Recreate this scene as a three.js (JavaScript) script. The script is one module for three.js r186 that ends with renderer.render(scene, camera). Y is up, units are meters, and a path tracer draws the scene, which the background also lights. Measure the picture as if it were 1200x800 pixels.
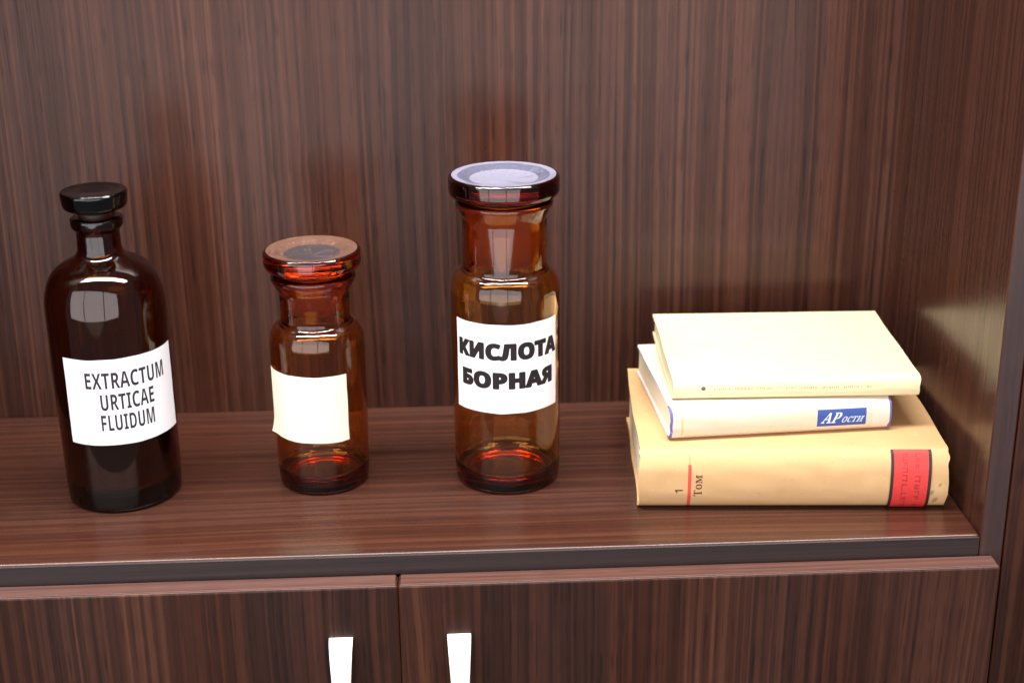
import * as THREE from 'three';
import { RoundedBoxGeometry } from 'three/addons/geometries/RoundedBoxGeometry.js';
import { mergeGeometries } from 'three/addons/utils/BufferGeometryUtils.js';
import { RectAreaLightUniformsLib } from 'three/addons/lights/RectAreaLightUniformsLib.js';

// ---------------------------------------------------------------- camera, light, exposure
// World: shelf top y = 0, its front edge z = 0, inner face of the right side panel x = 0.
const scene = new THREE.Scene();
const R = THREE.MathUtils.degToRad;
const camera = new THREE.PerspectiveCamera(25.77, 1200 / 800, 0.05, 30);
camera.position.set(-0.352, 0.4772, 0.8831);
camera.rotation.order = 'YXZ';
camera.rotation.set(R(-20.43), R(-2.365), R(-0.655));
camera.focus = 1.02; camera.userData.fStop = 6.3;

const renderer = new THREE.WebGLRenderer({ antialias: true });
renderer.toneMapping = THREE.LinearToneMapping;
renderer.toneMappingExposure = 0.82;
renderer.shadowMap.enabled = true;
renderer.shadowMap.type = THREE.PCFSoftShadowMap;
scene.background = new THREE.Color().setRGB(0.20, 0.19, 0.19);   // the dim room around
RectAreaLightUniformsLib.init();

// A window in front and to the left of the cabinet, and a ceiling lamp above the person who took the picture.
const WINDOW = { at: [-0.95, 0.58, 2.1], look: [-0.50, 0.34, -0.15], w: 4.6, h: 2.4, power: 3.4, color: [0.97, 0.97, 1.0] };
const CEILING = { at: [-0.42, 1.70, 0.20], w: 2.4, h: 0.34, power: 52.0, color: [1.0, 0.97, 0.94] };

// ---------------------------------------------------------------- helpers
function rng(seed) { let s = seed >>> 0; return () => { s = (s + 0x6D2B79F5) | 0; let t = Math.imul(s ^ (s >>> 15), 1 | s); t = (t + Math.imul(t ^ (t >>> 7), 61 | t)) ^ t; return ((t ^ (t >>> 14)) >>> 0) / 4294967296; }; }
function hash2(x, y, s) { let h = Math.imul(x, 374761393) + Math.imul(y, 668265263) + Math.imul(s, 974634721); h = Math.imul(h ^ (h >>> 13), 1274126177); return ((h ^ (h >>> 16)) >>> 0) / 4294967296; }
function vnoise(x, y, s) {
  const xi = Math.floor(x), yi = Math.floor(y); let fx = x - xi, fy = y - yi;
  fx = fx * fx * (3 - 2 * fx); fy = fy * fy * (3 - 2 * fy);
  const a = hash2(xi, yi, s), b = hash2(xi + 1, yi, s), c = hash2(xi, yi + 1, s), d = hash2(xi + 1, yi + 1, s);
  return a + (b - a) * fx + (c - a) * fy + (a - b - c + d) * fx * fy;
}
const clamp = (x, a = 0, b = 1) => Math.min(b, Math.max(a, x));
const mix = (a, b, t) => a + (b - a) * t;
const sm = (a, b, x) => { const t = clamp((x - a) / (b - a)); return t * t * (3 - 2 * t); };

function dataTexture(w, h, fill, srgb) {
  const d = new Uint8Array(w * h * 4), c = [0, 0, 0];
  for (let j = 0, k = 0; j < h; j++) for (let i = 0; i < w; i++, k += 4) { fill(i, j, c); d[k] = c[0]; d[k + 1] = c[1]; d[k + 2] = c[2]; d[k + 3] = 255; }
  const t = new THREE.DataTexture(d, w, h, THREE.RGBAFormat);
  t.wrapS = t.wrapT = THREE.MirroredRepeatWrapping; t.magFilter = THREE.LinearFilter; t.minFilter = THREE.LinearMipmapLinearFilter; t.generateMipmaps = true;
  if (srgb) t.colorSpace = THREE.SRGBColorSpace;
  t.needsUpdate = true; return t;
}
function canvasTexture(w, h, draw) {
  const c = document.createElement('canvas'); c.width = w; c.height = h;
  draw(c.getContext('2d'), w, h);
  const t = new THREE.CanvasTexture(c); t.colorSpace = THREE.SRGBColorSpace; t.magFilter = THREE.LinearFilter; return t;
}
function shade(o) { o.castShadow = o.receiveShadow = true; return o; }
function part(name, geometry, material, parent) { const m = shade(new THREE.Mesh(geometry, material)); m.name = name; parent.add(m); return m; }
function thing(name, label, category, position = [0, 0, 0], turn = 0, group) {
  const o = new THREE.Group(); o.name = name; o.position.set(...position); o.rotation.y = turn;
  o.userData = { label, category }; if (group) o.userData.group = group;
  scene.add(o); return o;
}
function outward(g) {   // turn the faces outward if the closed surface is inside out
  const p = g.attributes.position, ix = g.index; let v = 0; const a = new THREE.Vector3(), b = new THREE.Vector3(), c = new THREE.Vector3();
  const n = ix ? ix.count : p.count, at = k => ix ? ix.getX(k) : k;
  for (let k = 0; k < n; k += 3) { a.fromBufferAttribute(p, at(k)); b.fromBufferAttribute(p, at(k + 1)); c.fromBufferAttribute(p, at(k + 2)); v += a.dot(b.cross(c)); }
  if (v < 0 && ix) { for (let k = 0; k < n; k += 3) { const t = ix.getX(k); ix.setX(k, ix.getX(k + 2)); ix.setX(k + 2, t); } g.computeVertexNormals(); }
  return g;
}
// A profile [[r, y, fillet], ...] with rounded corners, as Vector2 points
function profile(pts) {
  const out = [];
  pts.forEach(([x, y, f = 0], i) => {
    if (!f || !i || i === pts.length - 1) { out.push(new THREE.Vector2(x, y)); return; }
    const [ax, ay] = pts[i - 1], [bx, by] = pts[i + 1];
    const la = Math.hypot(ax - x, ay - y), lb = Math.hypot(bx - x, by - y), d = Math.min(f, la * 0.49, lb * 0.49);
    const p = [x + (ax - x) / la * d, y + (ay - y) / la * d], q = [x + (bx - x) / lb * d, y + (by - y) / lb * d];
    for (let k = 0; k <= 8; k++) { const t = k / 8, s = 1 - t; out.push(new THREE.Vector2(s * s * p[0] + 2 * s * t * x + t * t * q[0], s * s * p[1] + 2 * s * t * y + t * t * q[1])); }
  });
  return out;
}
const lathe = (pts, n = 96) => outward(new THREE.LatheGeometry(profile(pts), n));

// ---------------------------------------------------------------- wood-grain laminate
// Colour of the printed grain: streaks run along v; bands of tone, thin pale lines, short dark pores.
const WOOD = [[36, 18, 13], [64, 36, 27], [98, 62, 46]];
function grain(w, h, seed, W, H, contrast = 1, lift = 0) {   // W x H metres
  const r = rng(seed), k = r() * 100;
  const val = new Float32Array(w * h);
  for (let j = 0; j < h; j++) {
    const y = j / h * H;
    for (let i = 0; i < w; i++) {
      const x = i / w * W;
      const drift = 0.020 * (vnoise(x * 5 + k, y * 1.6, seed) - 0.5) + 0.005 * (vnoise(x * 16, y * 5 + k, seed + 1) - 0.5);
      const u = x + drift;
      const broad = vnoise(u * 13, y * 0.7, seed + 2);
      const band = vnoise(u * 46, y * 1.1, seed + 3);
      const fine = vnoise(u * 400, y * 2.2, seed + 4);
      const finer = vnoise(u * 800, y * 6, seed + 5);
      const pore = vnoise(u * 900, y * 38, seed + 6);
      const fleck = vnoise(x * 300, y * 90, seed + 7);
      let v = 0.42 + 0.36 * (broad - 0.5) + 0.22 * (band - 0.5) + 0.42 * (sm(0.2, 0.8, fine) - 0.5) + 0.30 * (finer - 0.5) + 0.10 * (fleck - 0.5);
      v -= 0.30 * sm(0.72, 0.95, pore);
      val[j * w + i] = clamp(0.42 + lift + (v - 0.42) * contrast);
    }
  }
  const map = dataTexture(w, h, (i, j, c) => {
    const v = val[j * w + i], a = v < 0.5 ? 0 : 1, t = (v - a * 0.5) * 2, red = (vnoise(i / w * W * 22, j / h * H * 1.2, seed + 9) - 0.5) * 7;
    for (let q = 0; q < 3; q++) c[q] = clamp(mix(WOOD[a][q], WOOD[a + 1][q], t) + (q === 0 ? red : q === 2 ? -red * 0.6 : 0), 0, 255);
  }, true);
  const relief = dataTexture(w, h, (i, j, c) => { c[0] = c[1] = c[2] = 255 * val[j * w + i]; });
  const rough = dataTexture(w >> 1, h >> 1, (i, j, c) => {
    const smear = vnoise(i / w * W * 2 * 9, j / h * H * 2 * 9, seed + 11), v = val[(2 * j) * w + 2 * i];
    c[0] = c[1] = c[2] = 255 * clamp(0.72 + 0.20 * (0.5 - v) + 0.18 * (smear - 0.5));
  });
  return { map, relief, rough, W, H };
}
function laminate(g, roughness = 0.42, specular = 0.5, bump = 0.00018) {
  const m = new THREE.MeshPhysicalMaterial({ map: g.map, bumpMap: g.relief, bumpScale: bump, roughnessMap: g.rough, roughness, specularIntensity: specular, ior: 1.5 });
  m.userData.size = [g.W, g.H]; return m;
}
const backWood = laminate(grain(2048, 1024, 11, 0.86, 0.9, 0.72, 0.02), 0.36, 0.42);
const doorWood = laminate(grain(2048, 512, 37, 0.86, 0.45, 0.8, 0.0), 0.46, 0.5);
const shelfWood = laminate(grain(1024, 1024, 53, 0.35, 0.86, 0.5, 0.06), 0.38, 0.9);
const sideWood = laminate(grain(1024, 1024, 71, 0.40, 0.9, 0.6, -0.04), 0.34, 0.7);
const edgeBand = laminate(grain(512, 1024, 97, 0.1, 0.9, 0.5), 0.40, 0.5, 0.0001);

// A board with eased edges and uv in metres; the grain runs along the given axis.
function board(x0, x1, y0, y1, z0, z1, along, size, radius = 0.0012, shift = 0) {
  let g = new RoundedBoxGeometry(x1 - x0, y1 - y0, z1 - z0, 3, radius);
  g.translate((x0 + x1) / 2, (y0 + y1) / 2, (z0 + z1) / 2);
  if (g.index) g = g.toNonIndexed();
  const p = g.attributes.position, n = g.attributes.normal, uv = g.attributes.uv;
  for (let t = 0; t < p.count; t += 3) {
    let nx = 0, ny = 0, nz = 0;
    for (let k = t; k < t + 3; k++) { nx += n.getX(k); ny += n.getY(k); nz += n.getZ(k); }
    nx = Math.abs(nx); ny = Math.abs(ny); nz = Math.abs(nz);
    const flat = nx > ny && nx > nz ? 'x' : ny > nz ? 'y' : 'z';
    for (let k = t; k < t + 3; k++) {
      const q = { x: p.getX(k), y: p.getY(k), z: p.getZ(k) };
      const axes = ['x', 'y', 'z'].filter(a => a !== flat), v = axes.includes(along) ? along : axes[0], u = axes.find(a => a !== v);
      uv.setXY(k, (q[u] + shift + (flat !== 'z' ? 0.031 : 0)) / size[0], (q[v] + shift * 0.37) / size[1]);
    }
  }
  return g;
}
const woodBoard = (name, m, parent, x0, x1, y0, y1, z0, z1, along, shift, radius) => part(name, board(x0, x1, y0, y1, z0, z1, along, m.userData.size, radius, shift), m, parent);

// ---------------------------------------------------------------- the cabinet
const T = 0.016, DEEP = 0.252, LEFT = -0.787, UP = 0.62, DOWN = -0.62;
const cabinet = thing('cabinet', 'dark brown wood-grain cabinet with an open shelf above two doors', 'cabinet', [0, DOWN, 0]);
const lift = new THREE.Vector3(0, -DOWN, 0);
function cab(name, m, x0, x1, y0, y1, z0, z1, along, shift, radius) { const o = woodBoard(name, m, cabinet, x0, x1, y0, y1, z0, z1, along, shift, radius); o.position.copy(lift); return o; }
cab('back_panel', backWood, LEFT - T, T, DOWN, UP, -DEEP - 0.004, -DEEP, 'y', 0.95, 0.0005);
cab('shelf', shelfWood, LEFT + 0.0002, -0.0002, -T, 0, -DEEP + 0.0002, 0, 'x', 0.83, 0.0026);
cab('side_panel', sideWood, 0, T, DOWN, UP, -DEEP + 0.0002, 0, 'y', 0.31, 0.0009);
cab('side_panel', sideWood, LEFT - T, LEFT, DOWN, UP, -DEEP + 0.0002, 0, 'y', 0.17, 0.0009);
// inset bottom board, out of sight behind the doors
cab('bottom_board', shelfWood, LEFT + 0.0002, -0.0002, DOWN + 0.06, DOWN + 0.06 + T, -DEEP + 0.0002, -0.002, 'x', 0.4);
// plain plastic edge bands on the cut edges
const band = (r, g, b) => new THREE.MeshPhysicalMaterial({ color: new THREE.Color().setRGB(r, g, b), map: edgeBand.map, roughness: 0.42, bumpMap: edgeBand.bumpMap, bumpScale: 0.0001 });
const darkBand = band(0.45, 0.62, 0.95), litRoseBand = band(2.2, 2.7, 3.2);  // the rose tint carries the ceiling light on the door tops in its colour
const sideBand = band(0.85, 1.0, 1.3);
darkBand.userData.size = sideBand.userData.size = litRoseBand.userData.size = edgeBand.userData.size;
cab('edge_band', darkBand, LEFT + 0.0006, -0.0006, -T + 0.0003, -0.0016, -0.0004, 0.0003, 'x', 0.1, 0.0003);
cab('edge_band', sideBand, 0.0009, T - 0.0009, DOWN + 0.001, UP - 0.001, -0.0004, 0.0003, 'y', 0.2, 0.0003);
cab('edge_band', sideBand, LEFT - T + 0.0009, LEFT - 0.0009, DOWN + 0.001, UP - 0.001, -0.0004, 0.0003, 'y', 0.3, 0.0003);
const MID = -0.3934;
function door(x0, x1, hx, shift) {
  const d = cab('door', doorWood, x0, x1, DOWN + 0.07, -0.0157, 0.0006, 0.0162, 'y', shift, 0.0018);
  const eb = part('edge_band', board(x0 + 0.0016, x1 - 0.0016, -0.0160, -0.0154, 0.0010, 0.0144, 'x', edgeBand.userData.size, 0.0003, shift), litRoseBand, d);
  // bow handle: broad at the ends, narrow in the middle, bent away from the door
  const n = 40, half = 0.064, th = 0.0032, pos = [], idx = [], cy = -0.0530 - half;
  for (let i = 0; i <= n; i++) {
    const t = i / n * 2 - 1, y = cy - t * half, w = 0.0042 + 0.0037 * Math.pow(Math.abs(t), 1.15);
    const zo = 0.0162 + 0.0002 + 0.018 * Math.pow(1 - Math.pow(Math.abs(t), 2.6), 0.6);
    const e = 0.0009;
    for (const [a, b] of [[-w + e, th], [w - e, th], [w, th - e], [w, e * 0.2], [w - e, 0], [-w + e, 0], [-w, e * 0.2], [-w, th - e]]) pos.push(hx + a, y, zo + b);
  }
  for (let i = 0; i < n; i++) for (let k = 0; k < 8; k++) { const a = i * 8 + k, b = i * 8 + (k + 1) % 8, c = a + 8, e = b + 8; idx.push(a, c, b, b, c, e); }
  for (const s of [0, n]) for (let k = 1; k < 7; k++) idx.push(s * 8, s ? s * 8 + k + 1 : s * 8 + k, s ? s * 8 + k : s * 8 + k + 1);
  const g = new THREE.BufferGeometry(); g.setAttribute('position', new THREE.Float32BufferAttribute(pos, 3)); g.setIndex(idx);
  let f = outward(g).toNonIndexed(); f.computeVertexNormals();
  const hd = part('handle', f, handleMat, d); hd.userData.label = 'cream white tapered bow handle';
  return d;
}
const handleMat = new THREE.MeshPhysicalMaterial({ color: new THREE.Color().setRGB(0.84, 0.82, 0.76), roughness: 0.28, clearcoat: 0.4, clearcoatRoughness: 0.15 });
door(LEFT - 0.009, MID - 0.00015, -0.4325, 0.11);
door(MID + 0.00015, 0.0098, -0.3538, 0.64);

// the cabinet beside it, of which only the edge of a side panel and the dark inside show
const next = thing('cabinet_001', 'narrow strip of the neighbouring dark cabinet at the right edge', 'cabinet', [0.03, DOWN, 0]);
function nxt(name, m, x0, x1, y0, y1, z0, z1, along, shift) { const o = woodBoard(name, m, next, x0, x1, y0, y1, z0, z1, along, shift); o.position.set(-0.03, -DOWN, 0); return o; }
nxt('side_panel', doorWood, T + 0.0008, 0.0306, DOWN, UP, -DEEP, 0.0008, 'y', 0.52);
nxt('back_panel', backWood, 0.0308, 0.42, DOWN, UP, -DEEP - 0.004, -DEEP, 'y', 0.2);
nxt('side_panel', sideWood, 0.4204, 0.4364, DOWN, UP, -DEEP, 0.0008, 'y', 0.7);

// ---------------------------------------------------------------- amber glass
function glass(color, distance, extra = {}) {
  return new THREE.MeshPhysicalMaterial({ color: 0xffffff, transmission: 1, thickness: 0.003, ior: 1.56, roughness: 0.0, attenuationColor: new THREE.Color().setRGB(...color), attenuationDistance: distance, ...extra });
}
// Paper stuck on the body: a curved sheet from azimuth a0 to a1 (0 faces +z), slightly uneven
function paperLabel(r, y0, y1, a0, a1, { slope = 0, curl = 0, seed = 1 } = {}) {
  const nu = 48, nv = 10, pos = [], uv = [], idx = [], th = 0.00016;
  for (const side of [1, 0]) for (let j = 0; j <= nv; j++) for (let i = 0; i <= nu; i++) {
    const s = i / nu, t = j / nv, edge = 0.00045 * (vnoise(s * 9, t * 9 + seed * 7, seed) - 0.5);
    const a = R(mix(a0, a1, s)) + (i === 0 || i === nu ? edge / r : 0);
    const y = mix(y0, y1, t) + slope * (s - 0.5) + (j === 0 || j === nv ? edge : 0);
    const lift = curl * Math.pow(Math.max(0, 1 - s * 9), 2) * Math.pow(Math.max(0, 1 - t * 4), 2);
    const rr = r + 0.0002 + side * th + lift;
    pos.push(Math.sin(a) * rr, y, Math.cos(a) * rr); side ? uv.push(s, t) : uv.push(0.02, 0.02);
  }
  const N = (nu + 1) * (nv + 1), at = (i, j, b) => b * N + j * (nu + 1) + i;
  for (let j = 0; j < nv; j++) for (let i = 0; i < nu; i++) {
    idx.push(at(i, j, 0), at(i + 1, j, 0), at(i + 1, j + 1, 0), at(i, j, 0), at(i + 1, j + 1, 0), at(i, j + 1, 0));
    idx.push(at(i, j, 1), at(i + 1, j + 1, 1), at(i + 1, j, 1), at(i, j, 1), at(i, j + 1, 1), at(i + 1, j + 1, 1));
  }
  for (let i = 0; i < nu; i++) for (const j of [0, nv]) { const q = [at(i, j, 0), at(i, j, 1), at(i + 1, j, 1), at(i + 1, j, 0)]; if (j) q.reverse(); idx.push(q[0], q[1], q[2], q[0], q[2], q[3]); }
  for (let j = 0; j < nv; j++) for (const i of [0, nu]) { const q = [at(i, j, 0), at(i, j + 1, 0), at(i, j + 1, 1), at(i, j, 1)]; if (i) q.reverse(); idx.push(q[0], q[1], q[2], q[0], q[2], q[3]); }
  const g = new THREE.BufferGeometry(); g.setAttribute('position', new THREE.Float32BufferAttribute(pos, 3)); g.setAttribute('uv', new THREE.Float32BufferAttribute(uv, 2)); g.setIndex(idx); g.computeVertexNormals();
  return g;
}
function paperTexture(w, h, tint, seed, write) {
  return canvasTexture(w, h, (c) => {
    c.fillStyle = `rgb(${tint.join(',')})`; c.fillRect(0, 0, w, h);
    const r = rng(seed);
    for (let k = 0; k < 1400; k++) { const d = r() < 0.5; c.fillStyle = d ? `rgba(120,105,80,${0.02 + 0.05 * r()})` : 'rgba(255,255,255,0.06)'; const s = 1 + 4 * r(); c.fillRect(r() * w, r() * h, s, 1 + s * r()); }
    if (write) write(c, w, h, r);
  });
}
// Stopper top, dust specks over a sheen painted into its colour: uv runs round (u) and from the middle outward (v)
function dustySheen(base, ring, from, to, roughness, seed) {   // ring: canvas rows, the middle of the disc is the bottom row
  const t = canvasTexture(512, 256, (c, w, h) => {
    c.fillStyle = `rgb(${base.join(',')})`; c.fillRect(0, 0, w, h);
    const r = rng(seed);
    c.fillStyle = `rgba(${ring.join(',')},0.8)`; for (let x = 0; x < w; x += 4) { const k = 6 * vnoise(x * 0.04, 1, seed); c.fillRect(x, h * from - k, 4, h * (to - from) + k); }
    for (let k = 0; k < 2600; k++) { c.fillStyle = r() < 0.5 ? `rgba(225,220,225,${0.16 * r()})` : `rgba(30,22,24,${0.20 * r()})`; const s = 1 + 6 * r(); c.fillRect(r() * w, r() * h, s, s * 0.6); }
    for (let k = 0; k < 26; k++) { const x = r() * w, y = r() * h, s = 10 + 30 * r(); c.fillStyle = r() < 0.5 ? 'rgba(230,225,235,0.07)' : 'rgba(30,20,20,0.10)'; c.beginPath(); c.ellipse(x, y, s, s * 0.5, r() * 3, 0, 7); c.fill(); }
  });
  return new THREE.MeshStandardMaterial({ map: t, roughness });
}
const paper = (t) => new THREE.MeshStandardMaterial({ map: t, roughness: 0.82 });

// --- left: tall narrow-necked bottle
{
  const b = thing('bottle', 'tall dark narrow-necked bottle labelled EXTRACTUM URTICAE FLUIDUM', 'bottle', [-0.5935, 0.0004, -0.110], 0, 'stoppered amber glass bottles on the shelf');
  const g = glass([0.44, 0.18, 0.05], 0.0038);
  part('bottle_glass', lathe([
    [0, 0.0032], [0.022, 0.0026, 0.006], [0.0335, 0, 0.003], [0.0398, 0.0006, 0.005], [0.0405, 0.012, 0.006], [0.0412, 0.080, 0.01], [0.0412, 0.152, 0.016], [0.0345, 0.1690, 0.012], [0.0150, 0.1795, 0.005], [0.0145, 0.196, 0.003],
    [0.0176, 0.1990, 0.002], [0.0178, 0.2055, 0.002], [0.0120, 0.2062, 0.002], [0.0110, 0.200, 0.002], [0.0108, 0.1795, 0.007], [0.0318, 0.1668, 0.012], [0.0382, 0.151, 0.016], [0.0382, 0.013, 0.008], [0.028, 0.0075, 0.006], [0, 0.0092]]), g, b);
  part('liquid', lathe([[0, 0.0096], [0.0276, 0.0079, 0.006], [0.0379, 0.0134, 0.008], [0.0380, 0.0800, 0.0006], [0, 0.0796]]), new THREE.MeshPhysicalMaterial({ color: new THREE.Color().setRGB(0.030, 0.011, 0.005), roughness: 0.06 }), b);
  const st = part('stopper', lathe([
    [0, 0.2088], [0.0112, 0.2088, 0.001], [0.0150, 0.2100, 0.002], [0.0206, 0.2122, 0.001], [0.0218, 0.2145, 0.001], [0.0226, 0.2225, 0.0008], [0.0214, 0.2240, 0.0006], [0.0130, 0.2232, 0.002], [0, 0.2220]]), glass([0.20, 0.12, 0.06], 0.004, { roughness: 0.10 }), b);
  part('ground_plug', lathe([[0, 0.1815], [0.0088, 0.1815, 0.002], [0.0104, 0.2000, 0.002], [0.0112, 0.2086, 0.0003], [0, 0.2086]]), glass([0.60, 0.28, 0.10], 0.012, { roughness: 0.5 }), st);
  const t = paperTexture(1024, 768, [232, 229, 232], 5, (c, w, h) => {
    c.fillStyle = 'rgb(38,32,40)'; c.textAlign = 'center'; c.textBaseline = 'alphabetic';
    [['EXTRACTUM', 0.523, 0.335, 0.69], ['URTICAE', 0.510, 0.585, 0.45], ['FLUIDUM', 0.500, 0.825, 0.45]].forEach(([s, x, y, ww]) => {
      c.save(); c.font = '600 197px sans-serif'; const m = c.measureText(s).width; c.translate(w * x, h * y); c.scale(w * ww / m, 1.0); c.fillText(s, 0, 0); c.restore();
    });
  });
  part('paper_label', paperLabel(0.0412, 0.0530, 0.1160, -37, 84, { seed: 3 }), paper(t), b);
}
// --- middle: short wide-necked jar with a blank label
{
  const b = thing('bottle_001', 'short wide-mouthed orange-brown bottle with a blank cream label', 'bottle', [-0.450, 0.0004, -0.121], 0, 'stoppered amber glass bottles on the shelf');
  const g = glass([0.88, 0.48, 0.16], 0.0044);
  part('bottle_glass', lathe([
    [0, 0.003], [0.018, 0.0024, 0.005], [0.0275, 0, 0.003], [0.0322, 0.0006, 0.004], [0.0332, 0.010, 0.005], [0.0338, 0.050, 0.01], [0.0338, 0.0940, 0.002], [0.0336, 0.1135, 0.012], [0.0300, 0.1205, 0.005], [0.0248, 0.1235, 0.0035], [0.0248, 0.1462, 0.003],
    [0.0288, 0.1525, 0.002], [0.0300, 0.1550, 0.0015], [0.0298, 0.1580, 0.0015], [0.0228, 0.1585, 0.0015], [0.0205, 0.140, 0.004], [0.0208, 0.1205, 0.003], [0.0275, 0.1178, 0.004], [0.0308, 0.1115, 0.009], [0.0310, 0.011, 0.006], [0.022, 0.0065, 0.006], [0, 0.0078]]), g, b);
  const st = part('stopper', lathe([
    [0, 0.1594], [0.0222, 0.1594, 0.001], [0.0290, 0.1605, 0.002], [0.0334, 0.1640, 0.001], [0.0343, 0.1668, 0.001], [0.0343, 0.1740, 0.001], [0.0328, 0.1757, 0.0008], [0.0270, 0.1750, 0.003], [0.0180, 0.1716, 0.005], [0, 0.1706]]), glass([0.80, 0.44, 0.16], 0.016, { roughness: 0.03 }), b);
  part('ground_plug', lathe([[0, 0.1300], [0.0176, 0.1300, 0.003], [0.0200, 0.1420, 0.003], [0.0221, 0.1592, 0.0003], [0, 0.1592]]), glass([0.94, 0.58, 0.22], 0.024, { roughness: 0.42 }), st);
  part('stopper_top', lathe([[0, 0.17085], [0.0180, 0.17185, 0.005], [0.0270, 0.17525, 0.003], [0.0318, 0.1758, 0.0005], [0.0318, 0.1756], [0.0270, 0.17505, 0.003], [0.0180, 0.17165, 0.005], [0, 0.17065]]), dustySheen([62, 54, 56], [108, 72, 58], 0.30, 0.86, 0.34, 17), st);
  const t = paperTexture(512, 512, [240, 232, 204], 8);
  part('paper_label', paperLabel(0.0338, 0.0418, 0.0920, -74, 39, { slope: -0.0012, curl: 0.0022, seed: 9 }), paper(t), b);
}
// --- right: tall wide-necked jar
{
  const b = thing('bottle_002', 'tall wide-mouthed amber bottle with thick dark bold lettering on its label', 'bottle', [-0.3150, 0.0004, -0.118], 0, 'stoppered amber glass bottles on the shelf');
  const g = glass([0.90, 0.56, 0.20], 0.0044);
  part('bottle_glass', lathe([
    [0, 0.003], [0.020, 0.0024, 0.005], [0.0320, 0, 0.003], [0.0374, 0.0006, 0.004], [0.0384, 0.010, 0.005], [0.0387, 0.060, 0.01], [0.0387, 0.1300, 0.002], [0.0385, 0.1505, 0.012], [0.0345, 0.1580, 0.005], [0.0300, 0.1605, 0.0035], [0.0298, 0.1985, 0.003],
    [0.0330, 0.2045, 0.002], [0.0342, 0.2065, 0.001], [0.0340, 0.2090, 0.0015], [0.0272, 0.2095, 0.0015], [0.0256, 0.192, 0.004], [0.0256, 0.1580, 0.003], [0.0315, 0.1550, 0.004], [0.0356, 0.1475, 0.010], [0.0357, 0.011, 0.006], [0.025, 0.0065, 0.006], [0, 0.0078]]), g, b);
  const st = part('stopper', lathe([
    [0, 0.2104], [0.0266, 0.2104, 0.001], [0.0330, 0.2112, 0.002], [0.0376, 0.2135, 0.001], [0.0387, 0.2160, 0.001], [0.0387, 0.2252, 0.001], [0.0372, 0.2268, 0.0008], [0.0300, 0.2262, 0.003], [0.0210, 0.2228, 0.005], [0, 0.2218]]), glass([0.72, 0.38, 0.15], 0.012, { roughness: 0.03 }), b);
  part('ground_plug', lathe([[0, 0.1640], [0.0228, 0.1640, 0.004], [0.0250, 0.1820, 0.003], [0.0265, 0.2102, 0.0003], [0, 0.2102]]), glass([0.95, 0.62, 0.26], 0.026, { roughness: 0.42 }), st);
  part('stopper_top', lathe([[0, 0.22205], [0.0210, 0.22305, 0.005], [0.0300, 0.22645, 0.003], [0.0362, 0.2269, 0.0005], [0.0362, 0.2267], [0.0300, 0.22625, 0.003], [0.0210, 0.22285, 0.005], [0, 0.22185]]), dustySheen([126, 124, 142], [78, 78, 98], 0.66, 0.84, 0.36, 19), st).userData.label = 'stopper top with greyish lavender sheen painted in';  // bluish sheen and darker groove of the dish are painted in as colour
  const t = paperTexture(1024, 800, [240, 234, 232], 12, (c, w, h) => {
    c.fillStyle = 'rgb(22,6,15)'; c.textAlign = 'center'; c.strokeStyle = 'rgb(22,6,15)'; c.lineWidth = 19; c.lineJoin = 'round';
    [['КИСЛОТА', 0.505, 0.385, 0.96], ['БОРНАЯ', 0.505, 0.710, 0.88]].forEach(([s, x, y, ww]) => {
      c.save(); c.font = 'bold 186px sans-serif'; const m = c.measureText(s).width; c.translate(w * x, h * y); c.scale(w * ww / m, 1.0); c.fillText(s, 0, 0); c.strokeText(s, 0, 0); c.restore();
    });
  });
  part('paper_label', paperLabel(0.0387, 0.0640, 0.1300, -63, 61, { seed: 4 }), paper(t), b);
}

// ---------------------------------------------------------------- books
// Cross-section of a case: top board, rounded spine at +z, bottom board. Local frame: front-left-bottom corner at the origin, length along +x, depth along -z.
function caseCurve(W, T, bulge, power, off, groove = 0) {   // points from the fore-edge on top, round the spine, to the fore-edge below
  const pts = [], hy = T / 2 - off, n = 26;
  const m = 8; for (let i = 0; i < m; i++) pts.push([mix(-W, -bulge, i / m), T - off]);
  for (let i = 0; i <= n; i++) {
    const a = mix(Math.PI / 2, -Math.PI / 2, i / n), c = Math.cos(a), s = Math.sin(a);
    pts.push([-bulge + (bulge - off) * Math.pow(Math.max(0, c), 2 / power), T / 2 + Math.sign(s) * hy * Math.pow(Math.abs(s), 2 / power)]);
  }
  for (let i = 1; i <= m; i++) pts.push([mix(-bulge, -W, i / m), off]);
  if (groove) for (const p of pts) { const g = groove * Math.exp(-Math.pow((p[0] + bulge + 0.004) / 0.0022, 2)); if (p[1] > T * 0.75) p[1] -= g; else if (p[1] < T * 0.25) p[1] += g; }
  return pts;
}
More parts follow.
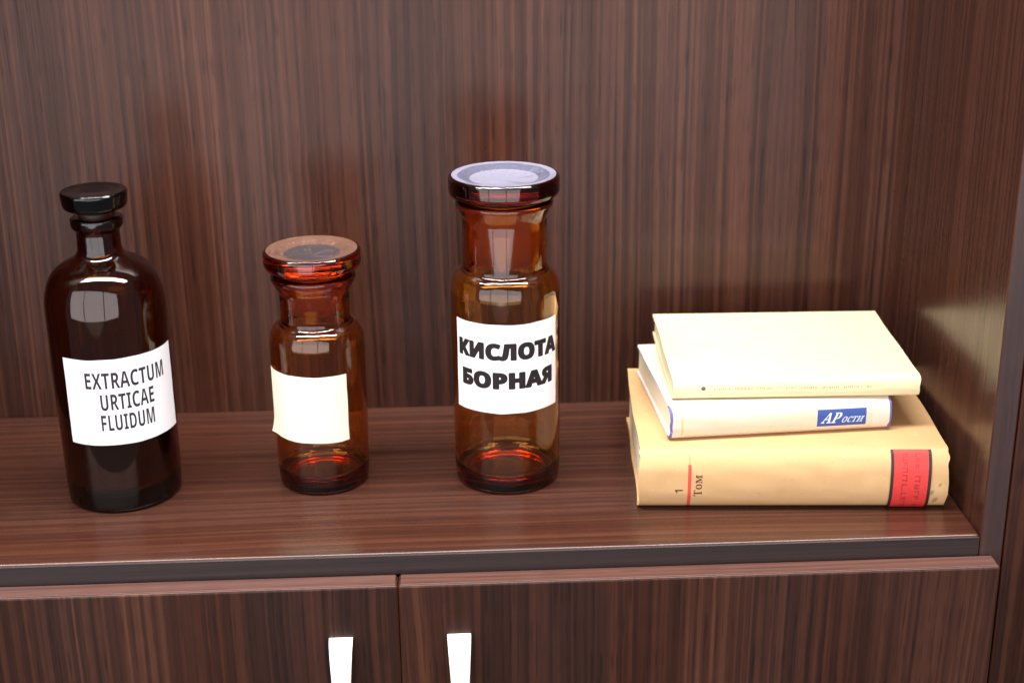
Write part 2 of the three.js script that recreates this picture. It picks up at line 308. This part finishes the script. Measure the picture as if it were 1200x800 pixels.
function caseGeometry(L, W, T, bulge, power, board, { groove = 0, wear = 0.0006, seed = 1 } = {}) {
  const out = caseCurve(W, T, bulge, power, 0, groove), inn = caseCurve(W, T, bulge, power, board, groove), n = out.length, nx = 24;
  const pos = [], uv = [], idx = [], arc = [0];
  for (let k = 1; k < n; k++) arc.push(arc[k - 1] + Math.hypot(out[k][0] - out[k - 1][0], out[k][1] - out[k - 1][1]));
  const len = arc[n - 1];
  const rows = [[out, 0], [inn, 1]];
  for (const [curve, b] of rows) for (let i = 0; i <= nx; i++) for (let k = 0; k < n; k++) {
    const s = i / nx; let x = s * L, [z, y] = curve[k];
    const end = i === 0 || i === nx ? 1 : 0, e = (vnoise(k * 0.42, seed * 3 + i, seed) - 0.5);
    x += end * wear * 2 * e;
    const wob = wear * 0.7 * (vnoise(s * 14, k * 0.5, seed + 5) - 0.5);
    if (k > 6 && k < n - 7 && y > T * 0.12) z += wob;
    pos.push(x, y, z); uv.push(s, 1 - arc[k] / len);
  }
  const at = (b, i, k) => b * (nx + 1) * n + i * n + k;
  const quad = (a, b, c, d) => idx.push(a, b, c, a, c, d);
  for (let i = 0; i < nx; i++) for (let k = 0; k < n - 1; k++) {
    quad(at(0, i, k), at(0, i, k + 1), at(0, i + 1, k + 1), at(0, i + 1, k));
    quad(at(1, i, k), at(1, i + 1, k), at(1, i + 1, k + 1), at(1, i, k + 1));
  }
  // ends and fore-edges get their own vertices so that the corner stays crisp
  const own = (v) => { pos.push(pos[v * 3], pos[v * 3 + 1], pos[v * 3 + 2]); uv.push(uv[v * 2], uv[v * 2 + 1]); return pos.length / 3 - 1; };
  for (const i of [0, nx]) for (let k = 0; k < n - 1; k++) { const q = [at(0, i, k), at(1, i, k), at(1, i, k + 1), at(0, i, k + 1)].map(own); if (i) q.reverse(); quad(...q); }
  for (const k of [0, n - 1]) for (let i = 0; i < nx; i++) { const q = [at(0, i, k), at(0, i + 1, k), at(1, i + 1, k), at(1, i, k)].map(own); if (k) q.reverse(); quad(...q); }
  const g = new THREE.BufferGeometry(); g.setAttribute('position', new THREE.Float32BufferAttribute(pos, 3)); g.setAttribute('uv', new THREE.Float32BufferAttribute(uv, 2)); g.setIndex(idx);
  outward(g); g.computeVertexNormals();
  g.userData = { len, arc };
  return g;
}
function pagesGeometry(L, W, T, bulge, power, board, inset) {
  const c = caseCurve(W - inset, T, bulge, power, board + 0.0003), n = c.length, pos = [], uv = [], nrm = [];
  const tri = (...v) => v.forEach(([x, z, y, u, w]) => { pos.push(x, y, z); uv.push(u, w); });
  const x0 = inset, x1 = L - inset;
  for (let k = 0; k < n; k++) {
    const a = c[k], b = c[(k + 1) % n];
    const A = [x0, ...a, 0, a[1] * 40], B = [x0, ...b, 0, b[1] * 40], C = [x1, ...b, 1, b[1] * 40], D = [x1, ...a, 1, a[1] * 40];
    tri(A, B, C); tri(A, C, D);
  }
  for (let k = 0; k < n / 2 - 1; k++) {   // ends, as strips between the upper and the lower half
    const a = c[k], b = c[k + 1], p = c[n - 1 - k], q = c[n - 2 - k];
    for (const [x, f] of [[x0, 0], [x1, 1]]) { const v = [a, p, q, b].map(t => [x, ...t, t[0] * 8, t[1] * 40]); if (f) v.reverse(); tri(v[0], v[1], v[2]); tri(v[0], v[2], v[3]); }
  }
  const g = new THREE.BufferGeometry(); g.setAttribute('position', new THREE.Float32BufferAttribute(pos, 3)); g.setAttribute('uv', new THREE.Float32BufferAttribute(uv, 2)); g.computeVertexNormals();
  return g;
}
const pageTexture = dataTexture(64, 512, (i, j, c) => { const v = 228 + 20 * (vnoise(i * 0.05, j * 0.9, 3) - 0.5) + 18 * (hash2(3, j, 5) - 0.5); c[0] = v; c[1] = v * 0.955; c[2] = v * 0.84; }, true);
const pagesMat = new THREE.MeshStandardMaterial({ map: pageTexture, roughness: 0.9 });
// Cloth or paper of a case: base colour with weave, blotches and rubbed spots, then what is printed on it (mm along the length, mm round the curve from the top fore-edge)
function caseTexture(L, len, tint, seed, { blotch = 0.5, print } = {}) {
  const w = 1024, h = Math.min(2048, Math.round(1024 * len / L));
  return canvasTexture(w, h, (c) => {
    c.fillStyle = `rgb(${tint.join(',')})`; c.fillRect(0, 0, w, h);
    const r = rng(seed);
    for (let k = 0; k < 260; k++) {
      const x = r() * w, y = r() * h, s = 8 + 60 * r() * r(), d = r() < 0.6;
      const gr = c.createRadialGradient(x, y, 0, x, y, s), a = blotch * (0.02 + 0.06 * r());
      gr.addColorStop(0, d ? `rgba(140,100,50,${a})` : `rgba(255,250,235,${a})`); gr.addColorStop(1, d ? 'rgba(140,100,50,0)' : 'rgba(255,250,235,0)');
      c.fillStyle = gr; c.fillRect(x - s, y - s, 2 * s, 2 * s);
    }
    for (let k = 0; k < 5200; k++) { c.fillStyle = r() < 0.55 ? `rgba(95,70,40,${blotch * 0.10 * r()})` : `rgba(255,255,245,${blotch * 0.12 * r()})`; const s = 1 + 3 * r(); c.fillRect(r() * w, r() * h, r() < 0.5 ? s * 3 : 1, r() < 0.5 ? 1 : s * 2); }
    if (print) { c.save(); c.scale(w / (L * 1000), h / (len * 1000)); print(c, L * 1000, len * 1000, r); c.restore(); }
  });
}
const clothBump = dataTexture(256, 256, (i, j, c) => { c[0] = c[1] = c[2] = 128 + 60 * Math.sin(i * 0.78) * Math.sin(j * 0.78) + 90 * (hash2(i, j, 2) - 0.5); });
clothBump.wrapS = clothBump.wrapT = THREE.RepeatWrapping; clothBump.repeat.set(14, 18);
const caseMat = (t, roughness, bump = 0.00008) => new THREE.MeshPhysicalMaterial({ map: t, roughness, bumpMap: clothBump, bumpScale: bump, specularIntensity: 0.7 });

// a strip stuck on (or stamped into) a spine: follows the case curve between two fractions of its arc
function spineStrip(x0, x1, W, T, bulge, power, f0, f1, proud) {
  const c = caseCurve(W, T, bulge, power, -proud), k0 = Math.round(f0 * (c.length - 1)), k1 = Math.round(f1 * (c.length - 1)), pos = [], uv = [], idx = [];
  for (let k = k0; k <= k1; k++) for (const s of [0, 1]) { pos.push(s ? x1 : x0, c[k][1], c[k][0]); uv.push(s, 1 - (k - k0) / (k1 - k0)); }
  for (let k = 0; k < k1 - k0; k++) { const a = k * 2; idx.push(a, a + 2, a + 3, a, a + 3, a + 1); }
  const g = new THREE.BufferGeometry(); g.setAttribute('position', new THREE.Float32BufferAttribute(pos, 3)); g.setAttribute('uv', new THREE.Float32BufferAttribute(uv, 2)); g.setIndex(idx); g.computeVertexNormals();
  return g;
}

// --- bottom: thick tan volume with a red spine label
{
  const L = 0.2135, W = 0.160, H = 0.0445, bulge = 0.013, power = 2.5;
  const b = thing('book', 'thick tan hardback with a red spine label, at the bottom of the pile', 'book', [-0.2262, 0.0004, -0.0490], R(-3.7), 'old books piled on the shelf');
  const g = caseGeometry(L, W, H, bulge, power, 0.0026, { wear: 0.0011, seed: 21 });
  const mid = g.userData.len * 500;   // mm to the middle of the spine
  const t = caseTexture(L, g.userData.len, [200, 159, 112], 31, { blotch: 1.0, print: (c, l, h) => {
    c.fillStyle = 'rgb(204,74,58)'; c.fillRect(33.9, mid - 13, 2.3, 42);
    c.fillStyle = 'rgba(110,120,80,0.55)'; c.fillRect(34.4, mid - 20, 1.1, 7);
    c.fillStyle = 'rgb(86,52,24)';
    c.save(); c.translate(30.5, mid + 6.5); c.rotate(-Math.PI / 2); c.font = 'bold 7.5px sans-serif'; c.textAlign = 'center'; c.fillText('1', 0, 0); c.restore();
    c.save(); c.translate(44.2, mid + 2.5); c.rotate(-Math.PI / 2); c.font = 'bold 8px serif'; c.textAlign = 'center'; c.fillText('Том', 0, 0); c.restore();
    c.fillStyle = 'rgba(120,95,50,0.5)'; for (const [x, y, s] of [[203, mid + 8, 2.2], [206, mid + 15, 3], [201, mid + 17, 1.6], [208, mid + 2, 1.5]]) { c.beginPath(); c.ellipse(x, y, s * 0.6, s, 0.4, 0, 7); c.fill(); }
  } });
  part('book_cover', g, caseMat(t, 0.62), b);
  part('page_block', pagesGeometry(L, W, H, bulge, power, 0.0026, 0.0022), pagesMat, b);
  const red = canvasTexture(256, 512, (c, w, h) => {
    c.fillStyle = 'rgb(206,52,48)'; c.fillRect(0, 0, w, h);
    const r = rng(4); for (let k = 0; k < 900; k++) { c.fillStyle = r() < 0.5 ? 'rgba(240,130,110,0.10)' : 'rgba(120,10,20,0.12)'; const s = 1 + 6 * r(); c.fillRect(r() * w, r() * h, s, s); }
    c.fillStyle = 'rgb(46,18,16)'; c.fillRect(0, 0, w * 0.075, h); c.fillRect(w * 0.925, 0, w * 0.075, h);
    // two lines of worn, no longer legible lettering
    c.fillStyle = 'rgba(140,16,24,0.55)';
    for (const [x, n] of [[0.28, 11], [0.60, 10]]) for (let k = 0, y = h * 0.08; k < n; k++) { const a = 22 + 14 * r(); if (r() < 0.88) { c.fillRect(w * x, y, 34, 6 + 3 * r()); if (r() < 0.7) c.fillRect(w * x, y + a - 9, 34, 7); c.fillRect(w * x + (r() < 0.5 ? 0 : 26), y, 8, a); if (r() < 0.4) c.fillRect(w * x + 13, y, 8, a); } y += a + 9; }
  });
  const lab = part('spine_label', spineStrip(0.1735, 0.2015, W, H, bulge, power, 0.265, 0.775, 0.0009), new THREE.MeshStandardMaterial({ map: red, roughness: 0.55 }), b);
  lab.userData.label = 'red spine label with black borders';
}
// --- middle: smaller book in a pale jacket over blue boards
{
  const L = 0.158, W = 0.131, H = 0.0238, bulge = 0.0095, power = 2.5;
  const b = thing('book_001', 'pale book with a small blue spine panel, between the other two books', 'book', [-0.2022, 0.0453, -0.0660], R(3.4), 'old books piled on the shelf');
  const inner = caseGeometry(L, W, H, bulge, power, 0.0022, { wear: 0.0004, seed: 25 });
  part('book_cover', inner, new THREE.MeshStandardMaterial({ color: new THREE.Color().setRGB(0.74, 0.70, 0.68), roughness: 0.7 }), b);
  const lining = caseGeometry(L + 0.0012, bulge * 0.96, H - 0.0004, bulge * 0.9, power, 0.0011, { wear: 0.0003, seed: 26 });
  const ln = part('spine_lining', lining, new THREE.MeshStandardMaterial({ color: new THREE.Color().setRGB(0.10, 0.11, 0.30), roughness: 0.6 }), b); ln.position.set(-0.0006, 0.0002, 0.0001);
  part('page_block', pagesGeometry(L, W, H, bulge, power, 0.0022, 0.0014), pagesMat, b);
  const jb = 0.00035, j = caseGeometry(L - 0.0024, W - 0.0004, H + 2 * jb, bulge + 0.0006, power, 0.00028, { wear: 0.0006, seed: 27 });
  const mid = j.userData.len * 500;
  const t = caseTexture(L, j.userData.len, [214, 198, 182], 33, { blotch: 0.9, print: (c, l, h) => {
    c.fillStyle = 'rgba(224,190,160,0.55)'; c.fillRect(6, mid - 7, l - 18, 17);
    c.fillStyle = 'rgba(222,176,92,0.7)'; c.fillRect(6, mid - 6, 1.6, 15);
    c.fillStyle = 'rgba(150,100,60,0.5)'; for (let x = 9; x < l - 14; x += 1.7) c.fillRect(x, mid + 9.2 + 0.5 * Math.sin(x), 1.5, 0.8);
    c.fillStyle = 'rgb(50,78,146)'; c.fillRect(105, mid - 6.5, 36, 13);
    c.fillStyle = 'rgb(214,220,240)'; c.save(); c.translate(107.5, mid + 4.2); c.transform(1, 0, -0.25, 1, 0, 0); c.scale(0.86, 1); c.font = 'italic bold 11px serif'; c.fillText('АР', 0, 0); c.font = 'italic 8px serif'; c.fillText('ости', 17, 0); c.restore();
    c.fillStyle = 'rgba(120,80,60,0.55)'; c.fillRect(146.5, mid - 10.5, 1.2, 1.2);
  } });
  const jk = part('dust_jacket', j, caseMat(t, 0.6, 0.00003), b); jk.position.set(0.0012, -jb, 0.0004);
}
// --- top: thin cream book
{
  const L = 0.1745, W = 0.1375, H = 0.0165, bulge = 0.0065, power = 2.6;
  const b = thing('book_002', 'thin plain cream book lying on top of the pile', 'book', [-0.1993, 0.0697, -0.0815], R(-1.8), 'old books piled on the shelf');
  const g = caseGeometry(L, W, H, bulge, power, 0.0020, { wear: 0.0006, seed: 29 });
  const mid = g.userData.len * 500;
  const t = caseTexture(L, g.userData.len, [224, 209, 168], 35, { blotch: 0.8, print: (c, l, h, r) => {
    c.fillStyle = 'rgb(92,92,84)'; c.beginPath(); c.arc(21.5, mid - 0.8, 1.6, 0, 7); c.fill();
    c.fillStyle = 'rgba(120,116,98,0.75)';
    for (let x = 29; x < 140; x += 0.9 + r()) if (Math.sin(x * 0.41) > -0.8) c.fillRect(x, mid - 1.4 + r() * 0.5, 0.55, 1.5);
    c.fillStyle = 'rgba(150,146,120,0.5)'; c.beginPath(); c.ellipse(22, 24, 2.2, 0.7, 0.2, 0, 7); c.fill();
  } });
  part('book_cover', g, caseMat(t, 0.58, 0.00005), b);
  part('page_block', pagesGeometry(L, W, H, bulge, power, 0.0020, 0.0014), pagesMat, b);
}

// ---------------------------------------------------------------- what lights the cabinet, out of the frame
{
  const rgb = WINDOW.color, w = WINDOW.w, h = WINDOW.h;
  const o = thing('window', 'bright window with a white frame facing the cabinet', 'window', WINDOW.at);
  o.lookAt(...WINDOW.look);
  const frame = new THREE.MeshStandardMaterial({ color: 0xe6e4de, roughness: 0.5 });
  const bar = (name, x, y, bw, bh) => { const g = new RoundedBoxGeometry(bw, bh, 0.05, 2, 0.006); g.translate(x, y, 0); part(name, g, frame, o); };
  bar('frame_rail', 0, h / 2 + 0.03, w + 0.12, 0.06); bar('frame_rail', 0, -h / 2 - 0.03, w + 0.12, 0.06);
  bar('frame_stile', -w / 2 - 0.03, 0, 0.06, h); bar('frame_stile', w / 2 + 0.03, 0, 0.06, h);
  for (const x of [-w / 6, w / 6]) bar('mullion', x, 0, 0.07, h);
  const pane = new THREE.BoxGeometry(w, h, 0.006); pane.translate(0, 0, -0.012);
  part('window_pane', pane, new THREE.MeshStandardMaterial({ color: 0x111111, emissive: new THREE.Color().setRGB(...rgb), emissiveIntensity: 0.6, roughness: 0.3 }), o);
  const l = new THREE.RectAreaLight(new THREE.Color().setRGB(...rgb), WINDOW.power, w, h);
  const dir = new THREE.Vector3(...WINDOW.look).sub(new THREE.Vector3(...WINDOW.at)).normalize();
  l.position.set(...WINDOW.at).addScaledVector(dir, 0.002); scene.add(l); l.lookAt(...WINDOW.look);
}
{
  const rgb = CEILING.color, w = CEILING.w, h = CEILING.h;
  const o = thing('ceiling_lamp', 'white rectangular ceiling lamp above the cabinet front', 'lamp', CEILING.at);
  const g = new RoundedBoxGeometry(w + 0.05, 0.05, h + 0.05, 2, 0.008); g.translate(0, 0.032, 0);
  part('lamp_housing', g, new THREE.MeshStandardMaterial({ color: 0xdedede, roughness: 0.5 }), o);
  const d = new THREE.BoxGeometry(w, 0.006, h); d.translate(0, 0.003, 0);
  part('lamp_diffuser', d, new THREE.MeshStandardMaterial({ color: 0x111111, emissive: new THREE.Color().setRGB(...rgb), emissiveIntensity: 0.6, roughness: 0.6 }), o);
  const l = new THREE.RectAreaLight(new THREE.Color().setRGB(...rgb), CEILING.power, w, h);
  l.position.set(CEILING.at[0], CEILING.at[1] - 0.003, CEILING.at[2]); scene.add(l); l.lookAt(CEILING.at[0], -5, CEILING.at[2]);
}

renderer.render(scene, camera);
